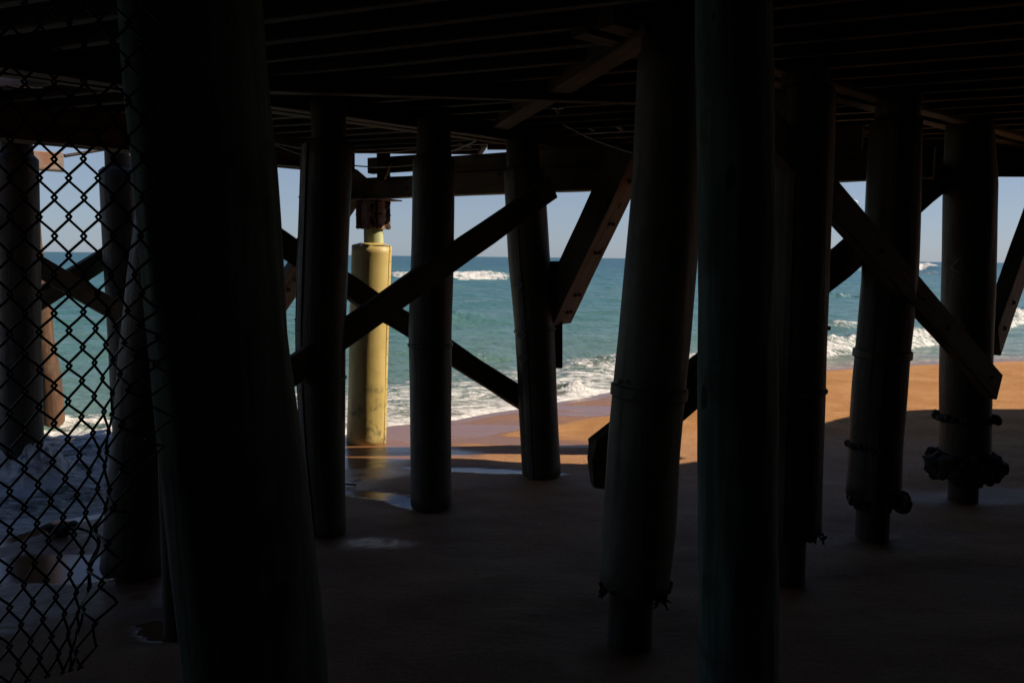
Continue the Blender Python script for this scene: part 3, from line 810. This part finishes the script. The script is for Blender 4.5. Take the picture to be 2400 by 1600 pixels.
# ---------------------------------------------------------------- caps, stringers
ZC1 = 3.91
def capline(name, pa, pb, z, h, t, gap, label, mat='beam', ext=(0, 0), group='pile cap beams'):
    a = G(*pa, z); b = G(*pb, z); d = (b-a).normalized(); a = a-d*ext[0]; b = b+d*ext[1]
    n = Vector((-d.y, d.x, 0))
    e = empty(name, a, label, 'beam', group)
    for s in (-1, 1):
        o = beam('timber', a+n*s*gap/2+Vector((0, 0, h/2)), b+n*s*gap/2+Vector((0, 0, h/2)), h, t, M[mat], rough=.006)
        mw = o.matrix_world.copy(); o.parent = e; o.matrix_parent_inverse = Matrix.Translation(a).inverted()
    return e
capline('cap_beam', (620, 256), (1480, 374), ZC1, .37, .15, .22, 'double timber cap resting on the three middle piles', ext=(2.6, -.05))
capline('cap_beam', (1476, 97), (2258, 300), 4.03, .25, .15, .24, 'double timber cap over the row of piles on the right', ext=(.35, 3.5))
capline('cap_beam', (71, 334), (815, 406), 3.72, .40, .15, .20, 'reddish double timber cap over the far left piles', ext=(2.0, 0.0))
beam('stringer', G(500, 214, 3.95)+Vector((0, 0, .15)), G(1700, 250, 3.95)+Vector((0, 0, .15)), .30, .12, M['beam'], 'near stringer with a pale lower edge crossing overhead in front of the middle piles', 'beam', 'stringers under the deck')
beam('stringer', G(1168, 306, 4.0)+Vector((0, 0, .12)), G(1545, 78, 4.0)+Vector((0, 0, .12)), .24, .20, M['beam'], 'brown stringer running from the broad pile towards the sea', 'beam', 'stringers under the deck')
za, zb = 3.38, 3.66
pa, pb = G(828, 468, za), G(1418, 446, za); d = (pb-pa).normalized()
beam('stringer', pa+Vector((0, 0, .14)), pa+d*7.3+Vector((0, 0, .14)), .28, .20, M['brace'], 'dark edge stringer bearing on the plate of the yellow pile', 'beam', 'stringers under the deck', rough=.006)
n = Vector((-d.y, d.x, 0))
qa = pa+d*.30+n*.03; 
beam('stringer', Vector((qa.x, qa.y, 3.835)), Vector((qa.x, qa.y, 3.835))+d*1.35, .21, .12, M['brace'], 'short upper stringer held clear above the yellow pile', 'beam', 'stringers under the deck')
qb = qa+d*1.36
beam('stringer', Vector((qb.x, qb.y, 3.765)), Vector((qb.x, qb.y, 3.765))+d*5.0, .24, .13, M['brace'], 'upper edge stringer behind the middle piles with a sliver of sky above', 'beam', 'stringers under the deck', h1=.3)
beam('packing_post', P(899, 423, yJ-.12), P(899, 352, yJ-.12), .16, .14, M['red_pile'] if False else M['beam'], 'short packing post between the two stringers over the yellow pile', 'post')
beam('beam_end', P(20, 372, yF), P(149, 381, yF+.35), .26, .22, M['pale_lit'], 'sunlit sawn beam end poking out past the far left pile', 'beam', 'stringers under the deck')

# ---------------------------------------------------------------- deck
ZJ0, ZJ1, ZD = 4.06, 4.30, 4.36
ZT = 4.72                         # top of the fascia; its shadow edge on the sand gives the plan
D_ = ZT/math.tan(SUN_EL); sh = Vector((SUN.x, SUN.y)).normalized()*D_
far_edge = [(-17, 4.0), (-10, 7.0), (-6.5, 8.4), (-4.7, 9.7), (-3.2, 11.0), (-3.0, 11.5), (-.45, 11.5), (-.35, 10.74)] + [tuple(G(*p).xy+sh) for p in ((809, 1082), (1059, 1089), (1310, 1096), (1500, 1094), (1640, 1077), (1931, 989), (2040, 961), (2420, 961))] + [(26, 15.0)]
outline = far_edge + [(26, -9), (-17, -9)]
hole = [(-7.3, 5.8), (-3.9, 6.2), (-4.35, 7.4), (-7.5, 7.25)]
deck = empty('pier_deck', (0, 0, ZD), 'dark plank pier deck on close timber joists overhead', 'pier deck')
def slab(name, outer, hole, z0, z1, mat, parent):
    lo = [[Vector((*p, 0)) for p in outer]] + ([[Vector((*p, 0)) for p in hole]] if hole else [])
    tris = geometry.tessellate_polygon(lo)
    flatv = [v for l in lo for v in l]
    bm = bmesh.new()
    bot = [bm.verts.new((v.x, v.y, z0-ZD)) for v in flatv]; top = [bm.verts.new((v.x, v.y, z1-ZD)) for v in flatv]
    for t in tris:
        bm.faces.new([bot[i] for i in t]); bm.faces.new([top[i] for i in reversed(t)])
    k = 0
    for l in lo:
        n = len(l)
        for i in range(n):
            a, c = k+i, k+(i+1) % n
            bm.faces.new((bot[a], bot[c], top[c], top[a]))
        k += n
    return obj(name, bm, mat, parent, False)
slab('planking', outline, hole, ZJ1+.002, ZD+.05, M['deck'], deck)
def inside(p, poly):
    c = False; n = len(poly)
    for i in range(n):
        a, b = poly[i], poly[(i+1) % n]
        if (a[1] > p[1]) != (b[1] > p[1]) and p[0] < (b[0]-a[0])*(p[1]-a[1])/(b[1]-a[1])+a[0]: c = not c
    return c
jd = Vector((-.92, .39, 0)).normalized(); jn = Vector((jd.y, -jd.x, 0)); jn = -jn if jn.y < 0 else jn
for k in range(-14, 42):
    o0 = jn*(.42*k)+Vector((0, 0, 0)); segs = []; cur = None
    for i in range(-640, 640):
        p = o0+jd*(i*.05)
        ok = inside(p.xy, outline) and not inside(p.xy, hole)
        if ok and cur is None: cur = i
        if not ok and cur is not None: segs.append((cur, i)); cur = None
    if cur is not None: segs.append((cur, 640))
    for s0, s1 in segs:
        if (s1-s0)*.05 < .5: continue
        a = o0+jd*(s0*.05+.03)+Vector((0, 0, (ZJ0+ZJ1)/2)); b = o0+jd*(s1*.05-.03)+Vector((0, 0, (ZJ0+ZJ1)/2))
        # keep the part anyone could see
        a, b = (a, b)
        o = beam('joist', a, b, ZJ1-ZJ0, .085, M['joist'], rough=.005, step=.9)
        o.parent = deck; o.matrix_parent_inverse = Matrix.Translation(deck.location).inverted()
for i, (p, q) in enumerate(zip(far_edge, far_edge[1:])):
    a = Vector((*p, 0)); b = Vector((*q, 0)); d = (b-a).normalized(); off = Vector((-d.y, d.x, 0))*(-.035)
    z1 = ZT
    if i == 7: m_ = a.lerp(b, .38); parts = [(a, m_, 4.0), (m_, b, 3.68)]
    else: parts = [(a, b, 4.03 if i < 7 else 3.68)]
    for (s, t_, z0) in parts:
        o = beam('fascia_board', s+off+Vector((0, 0, (z0+z1)/2)), t_+off+Vector((0, 0, (z0+z1)/2)), z1-z0, .06, M['beam'], rough=.004, step=.8)
        o.parent = deck; o.matrix_parent_inverse = Matrix.Translation(deck.location).inverted()
o = beam('header', Vector((-7.4, 7.28, 4.185)), Vector((-4.3, 7.42, 4.185)), .22, .09, M['pale_lit'], step=.6)
o.parent = deck; o.matrix_parent_inverse = Matrix.Translation(deck.location).inverted()
for (a, b) in ((G(1400, 296, 4.2), G(1485, 281, 4.2)),):
    pass
# blocking between joists where it catches the light
for (px, py) in ((1370, 285), (1440, 283), (960, 322), (1075, 328), (1120, 334), (1010, 300)):
    c = G(px, py, ZJ0+.06)
    if not inside((c.xy+jn.xy*.5), outline): continue
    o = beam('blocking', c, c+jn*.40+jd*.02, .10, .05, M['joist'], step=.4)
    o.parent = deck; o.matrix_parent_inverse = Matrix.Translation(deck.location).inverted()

# unseen wall added behind the viewpoint, with left return, to darken beneath the deck
wl = [(-5.3, 2.7), (-5.8, -4.9), (0, -2.3), (26, 9.2)]
bm = bmesh.new(); rings = []
for k, p in enumerate(wl):
    a = Vector((*wl[max(0, k-1)], 0)); c = Vector((*wl[min(3, k+1)], 0)); d = (c-a).normalized(); n = Vector((d.y, -d.x, 0))
    p = Vector((*p, 0))
    rings.append([bm.verts.new(p+n*w_+Vector((0, 0, z))) for w_, z in ((-.12, -.6), (-.04, 1.2), (0, 4.22), (.5, 4.22), (.5, -.6))])
for a, c in zip(rings, rings[1:]):
    for k in range(5): bm.faces.new((a[k], a[(k+1) % 5], c[(k+1) % 5], c[k]))
bm.faces.new(rings[0]); bm.faces.new(rings[-1])
tag(obj('shade_wall', bm, M['concrete'], None, False), 'added unseen concrete wall behind the viewpoint, keeping light out from under the pier', 'shade_wall')

# ---------------------------------------------------------------- cables, rope, lamp, conduit
def catenary(name, a, b, sag, r, mat, label, cat='cable', group=None, n=22):
    pts = [a.lerp(b, i/n)+Vector((0, 0, -sag*4*(i/n)*(1-i/n))) for i in range(n+1)]
    bm = bmesh.new(); wire_tube(bm, pts, r, 6)
    return tag(obj(name, bm, M[mat], None, True), label, cat, group)
gc = 'cables sagging under the deck'
catenary('cable', P(600, 325, 8.6), P(1000, 345, 9.4), .10, .010, 'cable', 'grey cable sagging below the joists left of the middle piles', group=gc)
catenary('cable', P(640, 338, 9.6), P(985, 383, 9.8), .13, .008, 'cable', 'lower grey cable sagging over the yellow pile', group=gc)
catenary('cable', P(1050, 358, 9.0), P(1120, 328, 8.6), .005, .008, 'cable', 'short taut cable right of the middle grey pile', group=gc)
catenary('cable', P(1320, 292, 8.0), P(1500, 362, 7.4), .03, .008, 'cable', 'thin cable slanting down to the right under the joists', group=gc)
catenary('cable', P(1930, 343, 9.0), P(2060, 300, 8.8), .02, .008, 'cable', 'thin cable near the right hand piles', group=gc)
bm = bmesh.new(); wire_tube(bm, [P(917, 383, yJ-.2), P(913, 393, yJ-.21), P(908, 407, yJ-.2), P(902, 421, yJ-.2)], .012, 6)
tag(obj('rope', bm, M['rope'], None, True), 'short pale rope hanging down to the stringer above the yellow pile', 'rope')
catenary('conduit', P(150, 366, 10.8), P(245, 350, 11.1), 0, .022, 'steel', 'slim dark conduit sticking out beside the sunlit beam end', 'pipe')
L0 = G(1308, 248, 3.96); e = empty('work_lamp', L0, 'small unlit lamp fixture hanging under the near stringer', 'lamp')
bm = bmesh.new(); bmesh.ops.create_cone(bm, cap_ends=True, segments=16, radius1=.05, radius2=.02, depth=.03, matrix=Matrix.Translation((0, 0, -.012))); obj('mount', bm, M['steel'], e, False)
bm = bmesh.new(); bmesh.ops.create_uvsphere(bm, u_segments=12, v_segments=8, radius=.022, matrix=Matrix.Translation((0, 0, -.05))); obj('bulb', bm, M['cable'], e)

# ---------------------------------------------------------------- chain-link fence, torn and curling at its right edge
rows = [-60, 500, 600, 700, 800, 900, 1050, 1200, 1350, 1500, 1660]
reg = [23+34.6*(i-6) for i in range(-4, 20)]        # regular columns, knots every other one
def colx(row):
    t = {}
    base = {i: 23+34.6*i for i in range(-12, 25)}
    mods = {-60: {}, 500: {}, 600: {7: 264, 8: 294, 9: 326, 10: 354},
            700: {6: 229, 7: 256, 8: 279, 9: 303, 10: 330, 11: 362},
            800: {5: 195, 6: 224, 7: 248, 8: 270, 9: 292, 10: 328, 11: 372, 12: 415},
            900: {4: 161, 5: 193, 6: 222, 7: 244, 8: 261, 9: 283, 10: 324, 11: 372, 12: 414},
            1050: {3: 127, 4: 159, 5: 190, 6: 217, 7: 238, 8: 254, 9: 257, 10: 292, 11: 346, 12: 396},
            1200: {2: 88, 3: 119, 4: 150, 5: 180, 6: 204, 7: 225, 8: 243, 9: 236, 10: 268, 11: 318, 12: 366},
            1350: {2: 80, 3: 110, 4: 139, 5: 168, 6: 192, 7: 210, 8: 226, 9: 220, 10: 252, 11: 286, 12: 318},
            1500: {1: 46, 2: 72, 3: 98, 4: 122, 5: 145, 6: 162, 7: 176, 8: 188, 9: 184, 10: 214, 11: 250, 12: 282},
            1660: {1: 40, 2: 62, 3: 84, 4: 104, 5: 122, 6: 136, 7: 146, 8: 156, 9: 150, 10: 172, 11: 196, 12: 214}}
    base.update(mods[row]); return base
CX = {r: colx(r) for r in rows}
CDo = {r: {} for r in rows}
def fence_pt(i, yrow):
    """lattice column i (may be fractional), nominal row height yrow (px) -> world"""
    y0 = max(r for r in rows if r <= yrow) if yrow >= rows[0] else rows[0]
    k = rows.index(y0); k = min(k, len(rows)-2); r0, r1 = rows[k], rows[k+1]; t = (yrow-r0)/(r1-r0)
    def cx(r):
        i0 = math.floor(i); f = i-i0; c = CX[r]
        return c[i0]*(1-f)+c[i0+1]*f
    # smooth t for less kinked columns
    x = cx(r0)*(1-t)+cx(r1)*t
    lift = .24*float(sstep(650, 1050, yrow))
    y = yrow - lift*(x-60)
    ch = float(sstep(700, 1100, yrow))*float(sstep(5, 9, i))
    w = mnoise.noise(Vector((i*.6, yrow*.011, 3.3))); w2 = mnoise.noise(Vector((i*.6+40, yrow*.011, 8.3))); w3 = mnoise.noise(Vector((i*.5, yrow*.008, 18.3)))
    x += ch*23*w+1.8*mnoise.noise(Vector((i*.8, yrow*.02, 1))); y += ch*22*w2+1.8*mnoise.noise(Vector((i*.8, yrow*.02, 5)))
    dep = 1.86+.10*float(sstep(6, 9, i))*float(sstep(550, 1000, yrow))*math.sin((i-6)*1.1)+.05*ch*w3
    return P(x, y, dep)
def right_edge(yrow):
    return 10 if yrow < 640 else (11 if yrow < 760 else (12 if yrow < 1230 else 11))
bm = bmesh.new()
STEP = 45.3
nrow = 37
for c in range(-8, 13):
    pts = []
    for j in range(nrow):
        yr = -40+j*STEP+2.2
        if c+1 > right_edge(yr):
            if len(pts) > 2: wire_tube(bm, pts, .0031, 6)
            pts = []; continue
        if yr > 1640: break
        odd = (j+c) % 2
        node = c+odd
        sgn = 1 if odd else -1
        # the bend hooks round its neighbour: overshoot, with a short turn
        zoff = Vector((0, -.004 if odd else .004, 0))
        for dy, ov in ((-6, .03), (-2.2, .115), (2.2, .115), (6, .03)):
            pts.append(fence_pt(node+sgn*ov-(sgn*.0), yr+dy)+zoff*(1 if dy < 0 else -1))
    if len(pts) > 2: wire_tube(bm, pts, .0031, 6)
fence = obj('chain_link_fence', bm, M['wire'], None, True, loc=(0, 0, 0))
tag(fence, 'torn chain link fence curling at its right edge in the left foreground', 'fence')

# ---------------------------------------------------------------- small things on the sand and in the air
def lump_pos(px, py):
    g = G(px, py); g.z = sand_z(g.x, g.y); return g
g = lump_pos(138, 1252)
bm = bmesh.new(); rr = random.Random(3)
for i in range(16):
    p = Vector((rr.uniform(-.13, .13), rr.uniform(-.06, .06), .02+rr.uniform(0, .07)))
    res = bmesh.ops.create_icosphere(bm, subdivisions=2, radius=rr.uniform(.025, .05), matrix=Matrix.Translation(p) @ Matrix.Diagonal((1.5, 1, .7, 1)))
    for v in res['verts']: v.co += (v.co-p)*.7*mnoise.noise(v.co*30)
for a, l in ((.3, .22), (2.6, .2), (.05, .26), (3.6, .12), (1.9, .12)):
    wire_tube(bm, [Vector((0, 0, .05)), Vector((math.cos(a)*l*.5, .02, .075)), Vector((math.cos(a)*l, .03, .02+.06*math.sin(a)))], .012, 5)
tag(obj('seaweed_clump', bm, M['weed'], None, False, loc=g), 'dark clump of seaweed lying on the wet sand behind the fence', 'seaweed')
g = lump_pos(808, 1140)
bm = bmesh.new(); wire_tube(bm, [Vector((-.12, 0, .015)), Vector((-.03, .01, .025)), Vector((.08, .0, .022)), Vector((.13, .01, .014))], .011, 6)
tag(obj('stick', bm, M['weed'], None, False, loc=g), 'small dark stick on the wet sand beside the studded seam pile', 'stick')
# gull gliding over the sea
g = P(1996, 470, 60)
e = empty('seagull', g, 'small pale seagull gliding over the sea between the right hand piles', 'bird')
bm = bmesh.new()
tube(bm, [Vector((-.24, 0, -.01)), Vector((-.14, 0, 0)), Vector((0, 0, .0)), Vector((.12, 0, .01)), Vector((.2, 0, .03)), Vector((.26, 0, .03)), Vector((.32, 0, .015))], [.03, .06, .085, .07, .045, .04, .008], 10)
obj('body', bm, M['gull'], e)
for s in (-1, 1):
    bm = bmesh.new()
    sp_ = [(0, .12, -.09, .02), (.22*s, .15, -.08, .10), (.42*s, .10, -.06, .09), (.66*s, -.02, -.08, .03)]
    lo = []; hi = []
    for yv, x1, x0, z in sp_:
        lo.append((bm.verts.new((x0, yv, z)), bm.verts.new((x1, yv, z)))); hi.append((bm.verts.new((x0, yv, z+.012)), bm.verts.new((x1, yv, z+.02))))
    for k in range(3):
        bm.faces.new((lo[k][0], lo[k][1], lo[k+1][1], lo[k+1][0])); bm.faces.new((hi[k][0], hi[k][1], hi[k+1][1], hi[k+1][0]))
        bm.faces.new((lo[k][0], hi[k][0], hi[k+1][0], lo[k+1][0])); bm.faces.new((lo[k][1], hi[k][1], hi[k+1][1], lo[k+1][1]))
    obj('wing', bm, M['gull'], e, False)
e.rotation_euler = (.35, .1, .5)

# ---------------------------------------------------------------- light
w = bpy.data.worlds.new('World'); sc.world = w; w.use_nodes = True
nt = w.node_tree; bg = nt.nodes['Background']
sky = nt.nodes.new('ShaderNodeTexSky'); sky.sky_type = 'NISHITA'; sky.sun_disc = False
sky.sun_elevation = SUN_EL; sky.sun_rotation = math.atan2(SUN.x, SUN.y)
sky.air_density = .8; sky.dust_density = .4; sky.ozone_density = 4.5
# sea haze evens the lowest sky out
tcw = nt.nodes.new('ShaderNodeTexCoord'); spw = nt.nodes.new('ShaderNodeSeparateXYZ'); nt.links.new(tcw.outputs['Generated'], spw.inputs[0])
hz = math_(nt, 'MULTIPLY', math_(nt, 'SUBTRACT', 1.0, ramp_f(nt, spw.outputs[2], .08, .5)), .66)
nt.links.new(mixc(nt, mixc(nt, sky.outputs[0], (1.04, .98, 1.05), 1.0, 'MULTIPLY'), (2.7, 3.3, 4.05), hz), bg.inputs[0]); bg.inputs[1].default_value = .066
ld = bpy.data.lights.new('sun', 'SUN'); ld.energy = 5.0; ld.angle = math.radians(.53); ld.color = (1, .85, .66)
lo = bpy.data.objects.new('sun', ld); col.objects.link(lo)
lo.rotation_euler = SUN.to_track_quat('Z', 'Y').to_euler()
lo.location = (30, 5, 30)
sc.view_settings.view_transform = 'Standard'; sc.view_settings.look = 'None'
sc.view_settings.exposure = .7; sc.view_settings.gamma = 1
sc.view_settings.use_curve_mapping = False
sc.cycles.use_denoising = True
sc.cycles.max_bounces = 8; sc.cycles.diffuse_bounces = 5; sc.cycles.glossy_bounces = 4
for o in list(bpy.data.objects):
    if '_L' in o.keys(): del o['_L']
